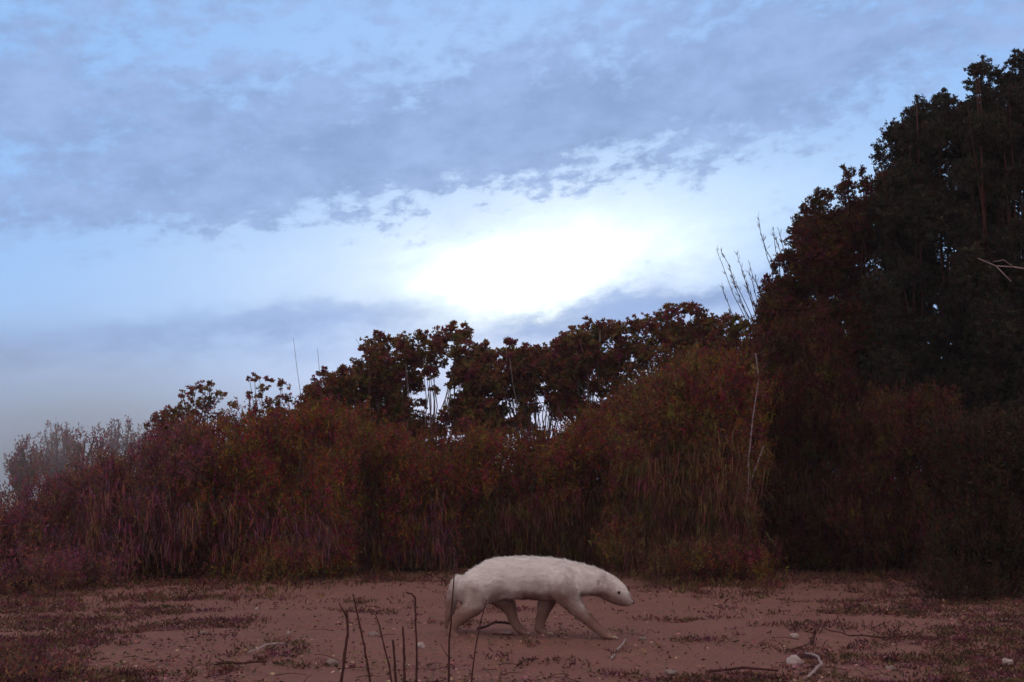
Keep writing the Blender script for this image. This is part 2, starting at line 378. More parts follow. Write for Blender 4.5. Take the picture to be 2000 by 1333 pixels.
# tall back row with clumped crowns on bare stems
G_BACK = 'tall shrubs along the skyline'
plant('shrub', 'small airy shrub with rounded leaf clumps at the misty left end of the skyline', 'shrub', 11.1,
      [(345, 800, 15), (372, 768, 16), (400, 757, 15), (428, 774, 12), (452, 789, 9), (400, 795, 24), (305, 818, 11), (360, 830, 26), (430, 820, 22), (320, 845, 18), (388, 845, 28), (412, 752, 8)], 'broad', MT['back'], 390, 3, .2, .75, group=G_BACK)
plant('shrub', 'sparse open shrub with separate leaf tufts on upright bare twigs', 'shrub', 10.9,
      [(497, 742, 10), (515, 762, 13), (548, 752, 12), (530, 790, 17), (562, 778, 12), (585, 792, 14), (500, 800, 15), (548, 818, 20), (595, 775, 8), (515, 832, 22), (579, 829, 18), (524, 742, 8), (486, 772, 7)], 'broad', MT['back'], 540, 4, .2, .85, group=G_BACK)
plant('shrub', 'rounded reddish shrub just left of the tall broad-crowned shrub', 'shrub', 10.8,
      [(620, 758, 20), (650, 745, 20), (680, 737, 16), (640, 790, 25), (605, 790, 18), (672, 780, 24), (610, 830, 28), (655, 832, 30), (632, 727, 9), (668, 722, 9), (690, 820, 24)], 'broad', MT['back'], 640, 4, .25, 1.5, group=G_BACK)
plant('shrub', 'tall broad-crowned shrub with an umbrella of leaves over pale bare stems', 'shrub', 11.1,
      [(722, 682, 20), (752, 668, 17), (790, 672, 20), (828, 668, 18), (862, 658, 18), (884, 648, 15), (908, 656, 17), (740, 712, 25), (782, 715, 26), (820, 705, 24), (902, 690, 20), (700, 718, 18),
       (712, 752, 20), (758, 752, 25), (796, 752, 22), (838, 728, 14), (910, 730, 18), (735, 790, 20), (770, 790, 16), (872, 812, 14), (884, 636, 7), (738, 655, 7), (908, 637, 6), (822, 788, 9), (850, 765, 8)], 'broad', MT['back'], 815, 6, .25, 1.5, PALEBARK, group=G_BACK)
plant('shrub', 'narrow upright shrub beside the gap in the skyline above the badger', 'shrub', 10.9,
      [(940, 690, 14), (958, 700, 15), (975, 712, 10), (932, 735, 26), (962, 745, 26), (920, 785, 28), (955, 790, 30), (925, 830, 28), (965, 835, 26), (948, 672, 7)], 'broad', MT['back'], 945, 3, .25, 1.5, group=G_BACK)
plant('shrub', 'bushy shrub with one small raised leaf tuft, right of the skyline gap', 'shrub', 11.0,
      [(1000, 673, 11), (998, 700, 14), (1030, 695, 22), (1062, 690, 20), (1010, 732, 24), (1048, 730, 28), (1082, 712, 22), (1078, 752, 24), (1030, 765, 20), (1000, 770, 17), (1092, 790, 18), (1020, 832, 20)], 'broad', MT['back'], 1045, 4, .25, 1.5, PALEBARK, group=G_BACK)
plant('shrub', 'leafy shrub with small knobbly tips where the skyline starts to climb', 'shrub', 11.1,
      [(1108, 672, 17), (1128, 652, 14), (1150, 634, 11), (1172, 634, 9), (1160, 662, 22), (1200, 648, 20), (1235, 640, 20), (1120, 705, 26), (1165, 702, 28), (1215, 690, 28), (1130, 750, 24), (1180, 745, 24), (1230, 735, 28), (1118, 800, 18), (1200, 790, 26)], 'broad', MT['back'], 1170, 5, .25, 1.5, PALEBARK, group=G_BACK)
plant('shrub', 'dense dark shrub holding the highest rounded top left of the reeds', 'shrub', 10.9,
      [(1262, 634, 18), (1290, 624, 17), (1316, 608, 13), (1340, 606, 13), (1366, 612, 15), (1392, 632, 18), (1275, 672, 28), (1320, 650, 26), (1365, 655, 28), (1300, 710, 32), (1350, 710, 32), (1400, 690, 28), (1270, 750, 28), (1390, 750, 32), (1330, 770, 34), (1304, 600, 6), (1352, 598, 6)], 'broad', MT['back'], 1330, 5, .25, 1.5, group=G_BACK)
plant('shrub', 'leaf-tufted shrub at the foot of the leaning reeds', 'shrub', 10.5,
      [(1425, 628, 14), (1408, 655, 20), (1450, 640, 17), (1480, 640, 18), (1430, 690, 28), (1475, 690, 30), (1420, 740, 32), (1475, 745, 32), (1440, 800, 32), (1490, 800, 32), (1504, 660, 20)], 'broad', MT['back'], 1450, 4, .25, 1.5, group=G_BACK)

# (extra canopy for the back row is added through BACKFILL in plant())
# low dense front row
G_FRONT = 'dense low shrubs behind the clearing'
front = [(-120, 90, 'mauve', 8.0, 'dense low shrub cut by the left edge of the photo'),
         (50, 240, 'mauve', 8.3, 'mauve-tinged low shrub fading into mist near the left edge'),
         (200, 390, 'mauve', 8.2, 'purplish dense shrub below the small airy shrub'),
         (350, 530, 'red', 8.3, 'dark red dense shrub below the sparse open shrub'),
         (490, 680, 'red', 8.3, 'wide dense shrub reaching the clearing left of the dead stems'),
         (640, 820, 'red', 9.3, 'dense red-brown shrub under the pale bare stems'),
         (780, 950, 'red', 9.6, 'dense shrub directly behind the rump of the badger'),
         (910, 1090, 'red', 9.8, 'dense shrub directly behind the back of the badger'),
         (1050, 1240, 'red', 9.6, 'dense shrub rising behind the head of the badger'),
         (1200, 1390, 'olive', 8.6, 'tall dense shrub between the badger and the dark trees'),
         (1335, 1490, 'red', 8.8, 'tall dense shrub joining the lower edge of the dark trees')]
for (x0, x1, mm, Y, lab) in front:
    bot = 950 + CAMZ * FPX / Y + 5
    hgt = bot - skyl((x0 + x1) / 2)
    plant('shrub', lab, 'shrub', Y, fill(x0, x1, lambda q: max(skyl(q), 690), bot, int(hgt * (x1 - x0) / 850), 33), 'fine', MT[mm], (x0 + x1) / 2, 3, .42, .95, group=G_FRONT)

# middle row closing the gaps between the front shrubs
mids = [(60, 290, 'mauve', 'half-hidden shrub between the two leftmost mauve shrubs and the small airy shrub'), (270, 520, 'mauve', 'half-hidden shrub at the foot of the small airy shrub'),
        (480, 720, 'red', 'half-hidden shrub at the foot of the rounded reddish shrub'), (680, 900, 'olive', 'half-hidden olive shrub below the umbrella-crowned shrub'),
        (860, 1090, 'red', 'half-hidden shrub under the narrow upright shrub'), (1050, 1290, 'olive', 'half-hidden olive shrub under the knobbly-tipped shrub'),
        (1250, 1500, 'red', 'half-hidden shrub under the highest rounded shrub top left of the reeds')]
for (x0, x1, mm, lab) in mids:
    hgt = 1090 - skyl((x0 + x1) / 2)
    plant('shrub', lab, 'shrub', 10.4, fill(x0, x1, lambda q: skyl(q) + 8, 1090, int(hgt * (x1 - x0) / 800), 36), 'small', MT[mm], (x0 + x1) / 2, 4, .25, .8, group='half-hidden shrubs behind the front row')

# dark trees on the right
G_TREE = 'dark trees massed on the right'
def tree_fill(x0, x1, top, bottom, n, r): return fill(x0, x1, top, bottom, n, r, 16)
top1 = lambda px: float(np.interp(px, [1490, 1520, 1560, 1570, 1590, 1640, 1700, 1760, 1830], [560, 500, 470, 420, 385, 355, 345, 330, 330]))
top2 = lambda px: float(np.interp(px, [1700, 1715, 1750, 1790, 1850, 1900, 1960], [320, 285, 245, 205, 185, 200, 210]))
top3 = lambda px: float(np.interp(px, [1870, 1890, 1920, 1950, 1970, 2000, 2080], [190, 145, 125, 145, 150, 125, 100]))
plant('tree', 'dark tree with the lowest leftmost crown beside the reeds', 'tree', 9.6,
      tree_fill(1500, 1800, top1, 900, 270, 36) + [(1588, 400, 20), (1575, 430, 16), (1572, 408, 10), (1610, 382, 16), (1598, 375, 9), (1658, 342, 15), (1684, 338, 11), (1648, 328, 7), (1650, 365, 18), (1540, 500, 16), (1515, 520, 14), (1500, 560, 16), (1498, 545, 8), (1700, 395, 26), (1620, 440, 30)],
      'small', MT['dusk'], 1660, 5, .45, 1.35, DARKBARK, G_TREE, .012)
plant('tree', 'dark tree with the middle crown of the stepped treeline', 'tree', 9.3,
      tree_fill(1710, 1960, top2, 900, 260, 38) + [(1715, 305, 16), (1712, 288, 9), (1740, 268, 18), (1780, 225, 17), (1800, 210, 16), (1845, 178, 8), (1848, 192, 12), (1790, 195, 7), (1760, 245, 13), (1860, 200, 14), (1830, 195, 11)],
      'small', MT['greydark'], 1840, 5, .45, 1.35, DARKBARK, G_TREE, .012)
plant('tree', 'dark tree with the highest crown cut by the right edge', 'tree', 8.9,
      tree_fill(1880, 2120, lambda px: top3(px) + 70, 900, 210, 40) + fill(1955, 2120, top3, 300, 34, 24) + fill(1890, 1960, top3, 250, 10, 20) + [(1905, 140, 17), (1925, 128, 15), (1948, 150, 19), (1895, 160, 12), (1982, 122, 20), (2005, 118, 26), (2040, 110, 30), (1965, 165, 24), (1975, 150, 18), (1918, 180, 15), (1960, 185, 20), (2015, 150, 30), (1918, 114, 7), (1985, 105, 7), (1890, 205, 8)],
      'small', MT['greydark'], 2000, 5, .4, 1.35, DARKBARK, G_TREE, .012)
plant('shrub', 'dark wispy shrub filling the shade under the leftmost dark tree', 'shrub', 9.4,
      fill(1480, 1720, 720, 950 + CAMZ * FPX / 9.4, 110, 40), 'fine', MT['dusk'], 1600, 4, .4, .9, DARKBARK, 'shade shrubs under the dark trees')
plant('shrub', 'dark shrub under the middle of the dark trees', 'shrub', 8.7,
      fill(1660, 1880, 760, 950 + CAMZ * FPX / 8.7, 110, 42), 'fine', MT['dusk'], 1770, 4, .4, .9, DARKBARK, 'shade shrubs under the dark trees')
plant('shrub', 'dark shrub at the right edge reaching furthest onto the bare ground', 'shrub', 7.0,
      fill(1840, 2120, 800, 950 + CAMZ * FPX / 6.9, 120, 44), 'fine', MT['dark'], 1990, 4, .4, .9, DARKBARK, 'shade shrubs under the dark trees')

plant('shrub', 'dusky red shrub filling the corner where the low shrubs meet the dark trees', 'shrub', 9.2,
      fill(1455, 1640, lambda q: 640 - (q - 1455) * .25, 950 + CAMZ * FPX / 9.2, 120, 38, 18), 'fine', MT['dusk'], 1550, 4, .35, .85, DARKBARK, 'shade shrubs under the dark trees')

# misty trees far behind on the left
far = [(20, 85, 868, 19, 'first misty tree from the left edge, barely visible'), (75, 150, 838, 21, 'misty tree with a narrow pointed top on the left skyline'),
       (140, 215, 850, 18.5, 'misty tree in the middle of the faded far row'), (205, 285, 828, 21.5, 'tallest misty tree of the faded far row'), (265, 340, 838, 19.5, 'misty tree just behind the small airy shrub')]
for (x0, x1, tp, Y, lab) in far:
    lo = fill(x0, x1, tp + 14, 960, 40, 13, 10) + [((x0 + x1) / 2 + rng.uniform(-8, 8), tp + 8, 6), ((x0 + x1) / 2 + rng.uniform(-20, 20), tp + 18, 8)]
    plant('tree', lab, 'tree', Y, lo, 'far', MT['mauve'], (x0 + x1) / 2, 2, .5, .16, BARK, 'misty trees far behind', .03)

# reeds leaning out over the skyline
def reed(label, pts, Y, seed_n, r0=.005):
    pw = [P(x, y, Y + k * .03) for k, (x, y) in enumerate(pts)]
    fine = [pw[0].lerp(pw[1], .5)]
    g0 = Vector((pw[0].x + .12, Y, gz(pw[0].x + .12, Y))); full = [g0, g0.lerp(pw[0], .5)] + pw
    o = root('reed', g0, label, 'reed', 'reeds leaning over the skyline')
    s = MB(); s.tube(full, r0, .0012, 5); c = []
    for k in range(seed_n):
        a = rng.uniform(.35, 1); i = min(int(a * (len(pw) - 1)), len(pw) - 2); c.append(pw[i].lerp(pw[i + 1], a * (len(pw) - 1) - i))
    c = np.array([tuple(q) for q in c]); d = np.tile(np.array(tuple((pw[-1] - pw[0]).normalized())), (len(c), 1)) + rng.normal(size=(len(c), 3)) * .28
    leaves(s, c, d, .055, .006); s.build('stalk', DARKBARK, o)
RE = [([(1455, 620), (1432, 575), (1412, 520), (1398, 485)], 'outermost reed, bent lowest to the left'),
      ([(1462, 622), (1440, 570), (1422, 515), (1408, 490)], 'second reed from the outermost left one'),
      ([(1470, 622), (1448, 575), (1432, 545), (1425, 520)], 'short reed third from the left'),
      ([(1478, 625), (1462, 570), (1447, 520), (1438, 495)], 'reed with a curved tip in the middle of the left fan'),
      ([(1482, 622), (1470, 585), (1458, 555), (1450, 535)], 'short thick reed in the middle of the fan'),
      ([(1488, 622), (1478, 585), (1468, 545), (1462, 530)], 'reed with a dark knob leaning against the tree'),
      ([(1498, 610), (1486, 570), (1470, 540), (1464, 515)], 'reed nearest the tree in the lower fan'),
      ([(1515, 520), (1497, 490), (1486, 455), (1481, 420)], 'tallest reed, rising highest into the sky'),
      ([(1522, 515), (1515, 490), (1512, 465), (1511, 450)], 'straight dark reed right of the tallest one'),
      ([(1535, 505), (1530, 485), (1526, 470), (1522, 452)], 'shortest reed beside the tree crown'),
      ([(1440, 640), (1425, 600), (1415, 575), (1410, 560)], 'short reed low at the left foot of the fan')]
RE += [([(1474, 640), (1452, 600), (1436, 560), (1430, 540)], 'faint reed between the two longest left ones'), ([(1492, 630), (1474, 600), (1463, 575), (1457, 560)], 'short reed low beside the dark knob'),
       ([(1500, 625), (1490, 590), (1480, 560), (1476, 545)], 'short reed against the shade of the tree'), ([(1530, 510), (1520, 480), (1514, 465)], 'short reed just right of the straight dark one'),
       ([(1508, 525), (1499, 505), (1493, 480), (1490, 462)], 'reed between the tallest and the straight dark one'), ([(1465, 640), (1455, 610), (1445, 590)], 'stubby reed at the bottom of the fan')]
for k, (p, lab) in enumerate(RE):
    reed(lab, p, 10.3 if p[0][1] > 560 else 10.1, 16, .0055)
# two thin bare stalks on the left part of the skyline
for (p, lab) in (([(590, 790), (580, 720), (573, 660)], 'thin bare stalk rising above the sparse open shrub'),
                 ([(628, 770), (623, 715), (620, 680)], 'thin bare stalk above the rounded reddish shrub'),
                 ([(720, 700), (707, 680), (694, 662)], 'tiny bare twig leaning left off the broad-crowned shrub')):
    pw = [P(x, y, 9.8) for x, y in p]; pw = [Vector((pw[0].x + .05, 9.8, gz(pw[0].x + .05, 9.8)))] + pw; o = root('bare_stalk', pw[0], lab, 'stalk'); s = MB(); s.tube(pw, .003, .0012, 5); s.build('stalk', BARK, o)

# fringe of low tufts along the edge of the clearing
fr = [(40, 1160, 46, 'mauve', 'low tuft nearest the left edge of the clearing'), (170, 1150, 40, 'mauve', 'mauve tuft second from the left edge of the clearing'),
      (300, 1130, 40, 'red', 'reddish tuft at the left back corner of the clearing'), (420, 1130, 36, 'mauve', 'low tuft below the dark red dense shrub'),
      (530, 1140, 38, 'olive', 'olive tuft sticking out into the clearing left of the dead stems'), (640, 1115, 30, 'dry', 'dry tuft behind the forked dead stem'),
      (740, 1105, 26, 'dry', 'small dry tuft behind the dead stems'), (850, 1105, 30, 'dry', 'dry tuft just left of the rump of the badger'),
      (905, 1095, 32, 'red', 'dark tuft touching the rump of the badger'), (1010, 1085, 30, 'red', 'reddish tuft seen over the back of the badger'),
      (1130, 1090, 28, 'red', 'reddish tuft seen over the neck of the badger'), (1250, 1115, 30, 'dry', 'dry tuft in front of the nose of the badger'),
      (1330, 1135, 40, 'dry', 'straw-coloured drooping tuft right of the badger'), (1410, 1140, 40, 'red', 'dark drooping tuft right of the straw-coloured one'),
      (1530, 1100, 30, 'red', 'low reddish tuft at the foot of the leftmost dark tree'), (1660, 1092, 30, 'olive', 'olive tuft at the foot of the shade shrubs'),
      (1780, 1115, 34, 'red', 'low tuft in the shade right of the olive one'), (1900, 1175, 46, 'dark', 'dark tuft low at the right edge of the clearing')]
for (px, py, r, mm, lab) in fr:
    g = G(px, py); Y = g.y; kx = FPX / Y
    r *= 1.25
    lo = [(px + rng.uniform(-1.8, 1.8) * r, py - rng.uniform(.1, 1.2) * r, r * rng.uniform(.4, .8)) for _ in range(18)]
    plant('low_tuft', lab, 'tuft', Y, lo, 'fine', MT[mm], px, 2, .2, .6, DARKBARK, 'low tufts along the edge of the clearing', .003, .75)
# a weed in the near left corner
for (px, py, r, lab) in ((30, 1330, 60, 'dark weed in the near left corner of the ground'), (130, 1325, 30, 'small dark weed beside the corner weed')):
    g = G(px, py)
    plant('weed', lab, 'weed', g.y, [(px + rng.uniform(-1.2, 1.2) * r, py - rng.uniform(.1, .9) * r, r * rng.uniform(.35, .6)) for _ in range(9)], 'fine', MT['mauve'], px, 2, .08, .9, DARKBARK, None, .002, .55)
# straggly dry grass hanging in front of the shrubs
for (x0, x1, top_, Y, lab) in ((1370, 1490, 880, 8.0, 'straggly dry grass clump at the boundary of the dark trees'), (1230, 1390, 900, 8.2, 'straggly dry grass clump before the tall dense shrub right of the badger'),
                               (1080, 1230, 960, 9.3, 'straggly dry grass clump above the head of the badger'), (930, 1080, 985, 9.4, 'low straggly grass clump above the back of the badger'),
                               (700, 880, 985, 9.2, 'low straggly grass clump left of the badger'), (430, 640, 985, 8.0, 'straggly grass clump above the olive tuft'), (150, 380, 960, 7.9, 'straggly grass clump near the left edge'), (1520, 1760, 950, 9.0, 'straggly grass clump in front of the shade shrubs')):
    plant('grass_clump', lab, 'grass clump', Y, fill(x0, x1, top_, 950 + CAMZ * FPX / Y, 40, 30, 25), 'grass', MT['dry'] if x0 > 900 else MT['mauve'], (x0 + x1) / 2, 2, .2, 1.5, DARKBARK, 'straggly grass before the shrubs', .003)
# pale-stemmed straggly shrub stems hanging in front of the dark trees
for (pts, lab) in (([(1462, 900), (1470, 820), (1482, 740), (1476, 690)], 'pale upright stem at the boundary of the dark trees'),
                   ([(1440, 1090), (1452, 1010), (1470, 930), (1492, 870)], 'pale stem lower down before the dark trees')):
    Y = 8.0; pw = [P(x, y, Y) for x, y in pts]; g0 = Vector((pw[0].x - .02, Y, gz(pw[0].x, Y)))
    o = root('pale_stem', g0, lab, 'stem'); s = MB(); s.tube([g0] + pw, .006, .003, 5, .1); s.build('stalk', PALEBARK, o)
    f = MB(); cc = np.array([tuple(pw[k].lerp(pw[k + 1], a)) for k in range(3) for a in rng.uniform(0, 1, 26)]) + rng.normal(size=(78, 3)) * .03
    rosettes(f, cc, 3, .03, .012); f.build('foliage', MT['dry'], o)
# pale bare branch showing inside the dark trees at the right edge
pw = [P(1910, 505, 8.0), P(1945, 520, 8.05), P(1980, 522, 8.1), P(2030, 530, 8.2), P(2075, 600, 8.6), P(2030, 760, 8.85)]
o = root('bare_branch', P(2030, 530, 8.2), 'pale bare branch showing in the dark trees at the right edge', 'branch')
s = MB(); s.tube(pw, .003, .010, 6, .15); s.tube([pw[1], P(1960, 535, 8.0), P(1975, 550, 7.95)], .003, .002, 5); s.tube([pw[2], P(1960, 508, 8.0), P(1940, 512, 7.95)], .003, .002, 5)
s.build('branch', PALEWOOD, o)

# ------------------------------------------------------------------ dead stems in the foreground
def gstem(label, pts, r0, r1, extra=(), Y=None):
    gb = G(pts[-1][0], pts[-1][1]) if Y is None else None
    Y = gb.y if Y is None else Y
    pw = [P(x, y, Y + rng.normal() * .004) for x, y in pts]
    pw[-1].z = min(pw[-1].z, gz(pw[-1].x, Y)) - .02
    o = root('dead_stem', pw[-1], label, 'stem', 'dead stems standing before the badger')
    dense = []
    for a, bb in zip(pw[:-1], pw[1:]):
        for q in (0, .34, .67): dense.append(a.lerp(bb, q) + Vector((rng.normal() * .0008, 0, 0)))
    dense.append(pw[-1]); r0 *= .78; r1 *= .78
    s = MB(); s.tube(dense, r1, r0, 7, .14); s.build('stalk', DARKBARK, o)
    for e in extra:
        t_ = MB(); t_.tube([P(x, y, Y + .003 * i) for i, (x, y) in enumerate(e)], r1 * .9, r1 * .5, 5, .1); t_.build('twig', DARKBARK, o)
gstem('leftmost dead stem with a broken split top', [(677, 1192), (679, 1240), (674, 1275), (664, 1340)], .0065, .0050, [[(678, 1205), (668, 1190), (662, 1178)]], 3.78)
gstem('dead stem leaning left, second from the left', [(690, 1160), (698, 1200), (709, 1250), (716, 1290), (728, 1345)], .0050, .0028, (), 3.75)
gstem('thin curved dead stem, third from the left', [(733, 1200), (741, 1225), (751, 1265), (760, 1300), (770, 1345)], .0045, .0024, (), 3.75)
gstem('short stump of a dead stem, lowest of the row', [(767, 1250), (771, 1290), (774, 1345)], .0050, .0042, (), 3.75)
gstem('straight short dead stem left of the hooked one', [(787, 1224), (789, 1260), (790, 1300), (789, 1345)], .0050, .0040, (), 3.75)
gstem('hooked dead stem with its top bent to the left', [(793, 1158), (804, 1160), (810, 1168), (812, 1200), (813, 1250), (815, 1345)], .0045, .0030, (), 3.75)
gstem('tall thin dead stem crossing the hind leg of the badger', [(889, 1095), (884, 1160), (881, 1210), (878, 1250), (876, 1345)], .0045, .0022, [[(878, 1288), (868, 1272), (860, 1258)]], 3.72)
gstem('slender dead stem leaning right under the belly of the badger', [(950, 1172), (942, 1205), (933, 1240), (926, 1285), (916, 1345)], .0035, .0018, (), 3.72)
# right side twigs
def lying(name, label, cat, pts, r0, r1, m, lift=0.006, branches=()):
    pw = []
    for x, y, z in pts:
        g = G(x, y); pw.append(g + Vector((0, 0, z + lift)))
    o = root(name, G(pts[0][0], pts[0][1]), label, cat)
    s = MB(); d = []
    for a, bb in zip(pw[:-1], pw[1:]):
        for q in (0, .5): d.append(a.lerp(bb, q) + Vector((rng.normal(), rng.normal(), rng.normal())) * .002)
    d.append(pw[-1]); r0 *= .8; r1 *= .8; s.tube(d, r0, r1, 6, .15); s.build('stick', m, o, True)
    for e in branches:
        t_ = MB(); t_.tube([G(x, y) + Vector((0, 0, z)) for x, y, z in e], r1, r1 * .5, 5, .1); t_.build('twig', m, o)
lying('fallen_twig', 'long dark twig arching over the bare ground on the right', 'twig', [(1580, 1225, .02), (1620, 1240, .015), (1660, 1250, .01), (1720, 1252, .008), (1790, 1246, .004)], .003, .004, DARKBARK, branches=[[(1650, 1247, .02), (1632, 1232, .08), (1616, 1220, .13)]])
lying('stump', 'short black upright stub of wood on the right ground', 'stump', [(1585, 1262, 0), (1590, 1255, .02), (1594, 1256, .045)], .009, .006, DARKBARK)
lying('fallen_twig', 'thin dark twig trailing left from the black stub', 'twig', [(1585, 1262, .004), (1565, 1272, .004), (1535, 1276, .002)], .004, .003, DARKBARK)
lying('fallen_stick', 'pale curved stick beside the large pale stone', 'stick', [(1575, 1288, .012), (1598, 1298, .02), (1604, 1312, .02), (1590, 1326, .012), (1570, 1331, .002)], .006, .006, PALEWOOD)
lying('fallen_stick', 'pale stick standing out of the litter in front of the forepaw', 'stick', [(1195, 1290, .0), (1206, 1280, .012), (1222, 1262, .02)], .007, .004, PALEWOOD)
lying('fallen_stick', 'dark stick lying under the belly of the badger', 'stick', [(935, 1238, .012), (965, 1229, .02), (1005, 1230, .014)], .008, .006, DARKBARK)
lying('fallen_stick', 'thin dark stick just below the one under the belly', 'stick', [(960, 1244, .006), (1000, 1246, .006)], .005, .004, DARKBARK)
lying('fallen_stick', 'long pale stick on the left ground', 'stick', [(485, 1282, .008), (520, 1272, .014), (560, 1266, .006)], .005, .004, PALEWOOD)
lying('fallen_stick', 'dark stick below the long pale stick on the left', 'stick', [(420, 1300, .004), (470, 1304, .008), (520, 1298, .004)], .006, .005, DARKBARK)
lying('fallen_stick', 'dark curved stick at the bottom centre below the badger', 'stick', [(1010, 1306, .004), (1030, 1298, .012), (1052, 1294, .004)], .005, .003, DARKBARK)
lying('fallen_stick', 'dark stick at the bottom right of centre', 'stick', [(1380, 1318, .004), (1450, 1314, .01), (1520, 1316, .004)], .007, .005, DARKBARK)

# ------------------------------------------------------------------ stones
def stone(label, px, py, w, h, m):
    g = G(px, py); k = g.y / FPX; bm_v = []
    import bmesh
    bm = bmesh.new(); bmesh.ops.create_icosphere(bm, subdivisions=3, radius=1)
    off = Vector((px, py, 0))
    for v in bm.verts:
        n = v.co.normalized(); f = 1 + .28 * mnoise.noise(n * 1.6 + off) + .08 * mnoise.noise(n * 5 + off)
        v.co = Vector((n.x * w * .5 * k * f, n.y * w * .42 * k * f, n.z * h * .62 * k * f))
    me = bpy.data.meshes.new('stone'); bm.to_mesh(me); bm.free(); me.polygons.foreach_set('use_smooth', [True] * len(me.polygons)); me.materials.append(m)
    o = bpy.data.objects.new('stone', me); col_.objects.link(o); o.location = g + Vector((0, 0, h * .3 * k)); o.rotation_euler = (0, 0, rng.uniform(0, 6))
    tag(o, label, 'stone', 'stones lying on the bare ground')
for a in (('largest pale stone, on the right ground near the curved stick', 1552, 1300, 36, 20, STONE), ('pale round pebble behind the hooked dead stem', 822, 1266, 16, 12, STONE),
          ('small pale stone above the largest stone', 1552, 1246, 18, 10, STONE), ('pale stone in the near right corner', 1968, 1300, 24, 14, STONE),
          ('flat pale stone below the dark tuft at the right', 1957, 1213, 14, 5, STONE), ('tiny white pebble on the left ground', 502, 1192, 8, 6, STONE),
          ('tiny white pebble right of the long pale stick', 563, 1240, 8, 7, STONE), ('tiny pale pebble between two dead stems', 803, 1276, 12, 6, STONE),
          ('dull stone between the leaning dead stems', 728, 1243, 20, 10, DULLSTONE), ('dull flat stone under the belly of the badger', 988, 1240, 26, 9, DULLSTONE),
          ('dull stone left of the dead stems', 648, 1300, 26, 14, DULLSTONE), ('dull stone on the far left ground', 395, 1240, 18, 8, DULLSTONE),
          ('dull stone right of the forepaw of the badger', 1255, 1250, 16, 7, DULLSTONE), ('dull stone by the bottom edge right of centre', 1310, 1318, 24, 11, DULLSTONE),
          ('dull stone low on the right ground', 1740, 1310, 24, 10, DULLSTONE)):
    stone(*a)

# ------------------------------------------------------------------ litter (uncountable)
mb = MB(); c = []
n = 26000
px = rng.uniform(-60, 2060, n); yy = 3.5 + rng.uniform(0, 1, n) ** 1.9 * 5.5
for q in range(n):
    x = (px[q] - 1000) / FPX * yy[q]
    if mnoise.noise(Vector((x * 2.2, yy[q] * 3.2, 7))) < rng.uniform(-.3, .35) + .10 * (yy[q] - 4.3): continue
    c.append((x, yy[q], gz(x, yy[q]) + .008 + max(0, rng.normal() * .004)))
c = np.array(c); d = rng.normal(size=c.shape); d[:, 2] *= .25
leaves(mb, c, d, .016, .009)
LIT = leaf_mat('litter', [(0.26, 0.13, 0.10), (0.11, 0.05, 0.045), (0.18, 0.08, 0.065), (0.36, 0.20, 0.17), (0.08, 0.035, 0.035), (0.22, 0.10, 0.08), (0.14, 0.10, 0.07)], 0)
tag(mb.build('leaf_litter', LIT), kind='stuff')
mb = MB(); c = []
for q in range(66000):
    y = 3.5 + rng.uniform() ** 1.3 * 5.2; u = rng.uniform(-.46, .46); x = u * y
    cov = max(0, (-u - .17) / .22) * 1.1 + max(0, (u - .12) / .22) * .85 + max(0, (y - 7.2) / 1.2) * .8 + max(0, (4.1 - y) / .6) * .3  # leaf cover added thicker at both sides, to darken the ground there
    nv = mnoise.noise(Vector((x * 2.0, y * 2.6, 11))) + .5 * mnoise.noise(Vector((x * 7, y * 8, 3)))
    if nv + .62 * cov < rng.uniform(.18, .75): continue
    c.append((x, y, gz(x, y) + .002))
c = np.array(c); k_ = 3; cc = np.repeat(c, k_, 0) + rng.normal(size=(len(c) * k_, 3)) * np.array([.008, .008, .003]); d = rng.normal(size=cc.shape); d[:, 2] = np.abs(d[:, 2]) * .9 + .25
leaves(mb, cc, d, .022, .006)
tag(mb.build('ground_cover', MT['cover']), kind='stuff')
mb = MB(); c = []                      # short dry grass thickening towards the foot of the shrubs
for q in range(60000):
    y = rng.uniform(5.4, 10.6); u = rng.uniform(-.46, .46); x = u * y
    edge_ = float(np.interp(u, [-.45, -.2, -.13, -.05, .1, .14, .2, .24, .34, .42], [7.2, 7.6, 8.6, 9.2, 9.0, 7.6, 7.6, 8.8, 8.4, 6.6]))
    pr = math.exp(-((y - edge_ - .3) / (1.1 if y < edge_ + .3 else 1.0)) ** 2)
    pr *= .55 + 1.4 * mnoise.noise(Vector((x * 1.8, y * 1.8, 21)))
    if rng.uniform() < pr: c.append((x, y, gz(x, y) - .003, .45 + .55 * pr))
c = np.array(c); d = rng.normal(size=(len(c), 3)) * .42; d[:, 2] = 1
d = unit(d); sd_ = unit(np.cross(d, rng.normal(size=d.shape))) * .0022; hh = rng.uniform(.025, .10, (len(c), 1)) * c[:, 3:4]; b3 = c[:, :3]
mb.add(np.stack([b3 - sd_, b3 + sd_, b3 + d * hh * .6 + sd_ * .7 , b3 + d * hh + np.array([0, 0, -.2]) * hh + rng.normal(size=d.shape) * .008], 1).reshape(-1, 3), np.arange(len(c) * 4).reshape(-1, 4))
tag(mb.build('dry_grass', MT['dry']), kind='stuff')
mb = MB()
for q in range(170):
    x = (rng.uniform(-60, 2060) - 1000) / FPX; y = 3.6 + rng.uniform(0, 1) ** 1.6 * 1.6; x *= y
    a = rng.uniform(0, 6.28); l = rng.uniform(.03, .11); z = .008
    p0 = Vector((x, y, gz(x, y) + z)); p2 = Vector((x + math.cos(a) * l, y + math.sin(a) * l, 0)); p2.z = gz(p2.x, p2.y) + z + rng.uniform(0, .012)
    mb.tube([p0, p0.lerp(p2, .5) + Vector((0, 0, .006)), p2], .0015, .0008, 4)
tag(mb.build('twig_litter', DARKBARK), kind='stuff')

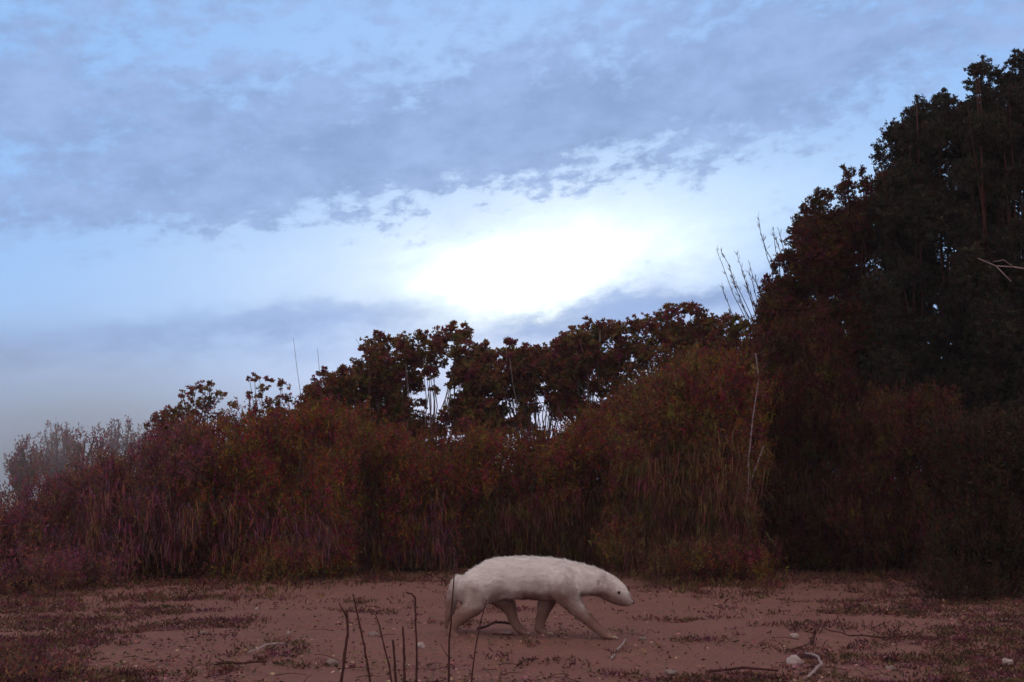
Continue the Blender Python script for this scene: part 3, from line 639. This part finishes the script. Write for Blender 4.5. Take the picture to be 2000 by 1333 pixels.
# ------------------------------------------------------------------ the white honey badger
BY = 5.0
def bp_(px, py, dy=0.0):
    p = P(px, py, BY); p.y += dy; return p
kpx = BY / FPX
base = Vector((bp_(1040, 1200).x, BY, 0)); base.z = gz(base.x, base.y)
badger = root('badger', base, 'white badger walking right with head lowered across the bare ground', 'badger')
balls = []
def chain(pts, step=.25):
    for (a, b2) in zip(pts[:-1], pts[1:]):
        pa, ra = a; pb, rb = b2
        nn = max(2, int((pa - pb).length / (max(.006, min(ra, rb)) * step)))
        for i in range(nn + 1):
            f = i / nn; balls.append((pa.lerp(pb, f), ra + (rb - ra) * f))
def S(l, dy0=0.0): return [(bp_(x, y, dy0 + (d if len(q) else 0)), r * kpx) for (x, y, r, *q) in l for d in [q[0] if q else 0]]
chain(S([(921, 1156, 30), (941, 1144, 38), (968, 1131, 40), (1000, 1126, 38.5), (1040, 1126, 38), (1075, 1129, 39.5), (1105, 1133, 38.5), (1128, 1133, 33), (1150, 1134, 28.5), (1172, 1139, 25), (1190, 1146, 23), (1205, 1155, 20), (1217, 1165, 14.5), (1229, 1175, 8.5)]))
chain(S([(965, 1134, 36, .0), (1030, 1134, 36, .0), (1090, 1138, 37, .0)]))
N_, F_ = -.066, .066
# hind legs: thigh, knee, hock, paw
chain(S([(926, 1148, 30, .034), (931, 1165, 25, .022), (927, 1183, 17.5, .008), (909, 1197, 14), (894, 1208, 11.5), (886, 1221, 9.5), (882, 1233, 9), (892, 1239, 8)], N_))
chain(S([(948, 1148, 28, -.03), (972, 1168, 19, -.012), (992, 1184, 15), (999, 1200, 11.5), (1003, 1215, 9.5), (1012, 1231, 9), (1024, 1238, 8)], F_))
# forelegs
chain(S([(1095, 1134, 34, .030), (1104, 1153, 26, .018), (1114, 1172, 18, .006), (1132, 1192, 14.5), (1150, 1209, 11.5), (1165, 1224, 10), (1176, 1234, 9.5), (1188, 1239, 8)], N_))
chain(S([(1085, 1140, 30, -.03), (1074, 1168, 18, -.01), (1065, 1190, 14), (1058, 1212, 11), (1053, 1231, 10), (1064, 1238, 8.5)], F_))
# toes
for (x, y, d0) in ((896, 1241, N_), (1028, 1240, F_), (1191, 1240, N_), (1069, 1240, F_)):
    for q in range(5): balls.append((bp_(x - abs(q - 2) * 1.3, y + 1, d0 + (q - 2) * .0095), .0075))
# tail
chain(S([(897, 1136, 13), (886, 1158, 11), (881, 1185, 10), (876, 1208, 8.5), (872, 1226, 4)], .0))
# ear ridge, brow, muzzle, jaw
for dy in (-.045, .045): chain([(bp_(1168, 1131, dy * .85), .011), (bp_(1166, 1137, dy * .95), .010)])
chain(S([(1188, 1160, 14), (1205, 1171, 11), (1222, 1178, 7.5)]))
import bmesh
bm = bmesh.new()
for c0, r0 in balls:
    ret = bmesh.ops.create_icosphere(bm, subdivisions=2, radius=r0)
    for v in ret['verts']: v.co = v.co + c0 - base
me = bpy.data.meshes.new('body'); bm.to_mesh(me); bm.free()
tmp = bpy.data.objects.new('tmp', me); col_.objects.link(tmp)
mo = tmp.modifiers.new('r', 'REMESH'); mo.mode = 'VOXEL'; mo.voxel_size = .0050; mo.use_smooth_shade = True
mo = tmp.modifiers.new('s', 'SMOOTH'); mo.factor = .6; mo.iterations = 13
dg = bpy.context.evaluated_depsgraph_get(); me2 = bpy.data.meshes.new_from_object(tmp.evaluated_get(dg)); me2.name = 'body'
bpy.data.objects.remove(tmp)
# coat: white mantle on the back, buff below it, darkened by shading painted into the colour
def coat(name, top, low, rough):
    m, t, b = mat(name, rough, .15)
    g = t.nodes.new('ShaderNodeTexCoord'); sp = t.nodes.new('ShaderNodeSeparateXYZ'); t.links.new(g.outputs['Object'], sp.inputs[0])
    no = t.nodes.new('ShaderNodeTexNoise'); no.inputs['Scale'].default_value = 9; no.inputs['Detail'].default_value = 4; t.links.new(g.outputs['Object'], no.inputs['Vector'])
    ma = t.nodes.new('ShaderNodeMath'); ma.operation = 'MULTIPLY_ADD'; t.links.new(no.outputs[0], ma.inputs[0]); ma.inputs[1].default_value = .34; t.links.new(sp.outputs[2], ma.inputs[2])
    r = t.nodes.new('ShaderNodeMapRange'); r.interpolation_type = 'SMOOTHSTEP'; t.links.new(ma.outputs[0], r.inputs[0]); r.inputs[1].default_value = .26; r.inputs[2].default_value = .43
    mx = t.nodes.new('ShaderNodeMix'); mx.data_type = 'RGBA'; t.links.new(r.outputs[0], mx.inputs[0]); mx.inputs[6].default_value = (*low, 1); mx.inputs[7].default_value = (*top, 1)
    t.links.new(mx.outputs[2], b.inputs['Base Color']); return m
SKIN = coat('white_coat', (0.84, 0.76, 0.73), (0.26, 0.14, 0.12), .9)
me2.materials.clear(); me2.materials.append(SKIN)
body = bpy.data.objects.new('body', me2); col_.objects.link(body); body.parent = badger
# fur: short tapering hairs laid back along the body
co = np.empty(len(me2.vertices) * 3); me2.vertices.foreach_get('co', co); co = co.reshape(-1, 3)
no_ = np.empty(len(me2.vertices) * 3); me2.vertices.foreach_get('normal', no_); no_ = no_.reshape(-1, 3)
idx = rng.integers(0, len(co), 70000); c = co[idx] + rng.normal(size=(len(idx), 3)) * .001; nn_ = no_[idx]
keep = (c[:, 2] > .02); c, nn_ = c[keep], nn_[keep]
clump = np.array([mnoise.noise(Vector(tuple(q * 55))) for q in c])
flow = np.tile(np.array([-.9, 0, -.35]), (len(c), 1)); flow -= nn_ * np.sum(flow * nn_, 1, keepdims=True)
d = unit(flow) + nn_ * (.26 + .22 * clump[:, None]) + rng.normal(size=c.shape) * .14 + np.stack([clump * 0, clump * .5, clump * .6], 1)
hl = np.clip((c[:, 2] - .01) * .12, .005, .017)[:, None] * rng.uniform(.6, 1.2, (len(c), 1))
head = c[:, 0] > (bp_(1185, 1150).x - base.x); hl[head] *= .45
s_ = unit(np.cross(d, nn_)) * .0013; d = unit(d)
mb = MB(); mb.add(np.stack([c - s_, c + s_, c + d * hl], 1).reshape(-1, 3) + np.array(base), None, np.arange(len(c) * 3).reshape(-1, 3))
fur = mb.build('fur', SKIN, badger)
EYE = mat('eye_black', .15, .6)[0]; EYE.node_tree.nodes['Principled BSDF'].inputs['Base Color'].default_value = (.012, .008, .008, 1)
NOSE = mat('nose_skin', .5, .4)[0]; NOSE.node_tree.nodes['Principled BSDF'].inputs['Base Color'].default_value = (.10, .045, .045, 1)
CLAW = mat('claw_horn', .5, .4)[0]; CLAW.node_tree.nodes['Principled BSDF'].inputs['Base Color'].default_value = (.40, .30, .24, 1)
EARM = noisy_mat('ear_fur', (.26, .17, .15), (.40, .29, .26), 120)
def ball(name, c, r, m, scl=(1, 1, 1)):
    bm = bmesh.new(); bmesh.ops.create_icosphere(bm, subdivisions=3, radius=r)
    for v in bm.verts: v.co = Vector((v.co.x * scl[0], v.co.y * scl[1], v.co.z * scl[2]))
    me = bpy.data.meshes.new(name); bm.to_mesh(me); bm.free(); me.materials.append(m); me.polygons.foreach_set('use_smooth', [True] * len(me.polygons))
    o = bpy.data.objects.new(name, me); col_.objects.link(o); o.parent = badger; o.location = c - base; return o
ce = bp_(1207, 1156); 
from mathutils.bvhtree import BVHTree
bv = BVHTree.FromPolygons([tuple(v) for v in co], [tuple(p.vertices) for p in me2.polygons])
for sgn in (-1, 1):
    hit = bv.ray_cast(ce - base + Vector((0, sgn * .3, 0)), Vector((0, -sgn, 0)))[0]
    if hit: ball('eye', hit + base + Vector((0, -sgn * .002, 0)), .0072, EYE)
    hit = bv.ray_cast(bp_(1167, 1136) - base + Vector((0, sgn * .3, 0)), Vector((0, -sgn, 0)))[0]
    if hit: ball('ear', hit + base, .0100, EARM, (.7, .5, 1.15))
ball('nose', bp_(1237, 1177), .0078, NOSE, (.8, 1.1, .8))
# mouth line along the near side of the jaw
for sgn in (-1, 1):
    pts = []
    for (x, y) in ((1196, 1174), (1208, 1178), (1220, 1181), (1229, 1182)):
        h = bv.ray_cast(bp_(x, y) - base + Vector((0, sgn * .3, 0)), Vector((0, -sgn, 0)))[0]
        if h: pts.append(h + base)
    if len(pts) > 1: s = MB(); s.tube(pts, .0016, .0016, 5); s.build('mouth', NOSE, badger)
for (x, y, d0, ln) in ((896, 1241, N_, .014), (1028, 1240, F_, .014), (1191, 1240, N_, .026), (1069, 1240, F_, .026)):
    for q in range(5):
        p = bp_(x - abs(q - 2) * 1.3 + 3, y + .5, d0 + (q - 2) * .0095); s = MB()
        s.tube([p, p + Vector((ln * .5, 0, .001)), p + Vector((ln, 0, -.006))], .0028, .0008, 5); s.build('claw', CLAW, badger)

# ------------------------------------------------------------------ haze
HZ = MB(); x0, x1, y0, y1, z0, z1 = -131, 131, -131, 131, -1.2, 5.4
HZ.add([(x0, y0, z0), (x1, y0, z0), (x1, y1, z0), (x0, y1, z0), (x0, y0, z1), (x1, y0, z1), (x1, y1, z1), (x0, y1, z1)],
       [(0, 3, 2, 1), (4, 5, 6, 7), (0, 1, 5, 4), (1, 2, 6, 5), (2, 3, 7, 6), (3, 0, 4, 7)])
hm = bpy.data.materials.new('haze_air'); hm.use_nodes = True; t = hm.node_tree; t.nodes.clear()
pv = t.nodes.new('ShaderNodeVolumePrincipled'); pv.inputs['Color'].default_value = (.88, .86, .90, 1); pv.inputs['Density'].default_value = 0.0014
oo = t.nodes.new('ShaderNodeOutputMaterial'); t.links.new(pv.outputs[0], oo.inputs['Volume'])
tag(HZ.build('haze', hm), kind='stuff')

# mist bank lying low behind the shrubs on the left
bm = bmesh.new(); bmesh.ops.create_icosphere(bm, subdivisions=4, radius=1)
for v in bm.verts:
    n = v.co.normalized(); f = 1 + .16 * mnoise.noise(n * 2.2 + Vector((5, 1, 0)))
    v.co = Vector((n.x * 9.0 * f, n.y * 17 * f, n.z * 4.0 * f))
me = bpy.data.meshes.new('mist'); bm.to_mesh(me); bm.free()
mm_ = bpy.data.materials.new('mist_air'); mm_.use_nodes = True; t = mm_.node_tree; t.nodes.clear()
pv = t.nodes.new('ShaderNodeVolumePrincipled'); pv.inputs['Color'].default_value = (.90, .96, 1.0, 1); pv.inputs['Density'].default_value = 0.075
oo = t.nodes.new('ShaderNodeOutputMaterial'); t.links.new(pv.outputs[0], oo.inputs['Volume']); me.materials.append(mm_)
tcm = t.nodes.new('ShaderNodeTexCoord'); mp = t.nodes.new('ShaderNodeMapping'); mp.inputs['Scale'].default_value = (1 / 9.0, 1 / 17.0, 1 / 4.0)
gt = t.nodes.new('ShaderNodeTexGradient'); gt.gradient_type = 'QUADRATIC_SPHERE'; mu = t.nodes.new('ShaderNodeMath'); mu.operation = 'MULTIPLY'; mu.inputs[1].default_value = 0.26
t.links.new(tcm.outputs['Object'], mp.inputs[0]); t.links.new(mp.outputs[0], gt.inputs[0]); t.links.new(gt.outputs[1], mu.inputs[0]); t.links.new(mu.outputs[0], pv.inputs['Density'])
o = bpy.data.objects.new('mist', me); col_.objects.link(o); o.location = (-9.6, 28, 0.8); tag(o, kind='stuff')
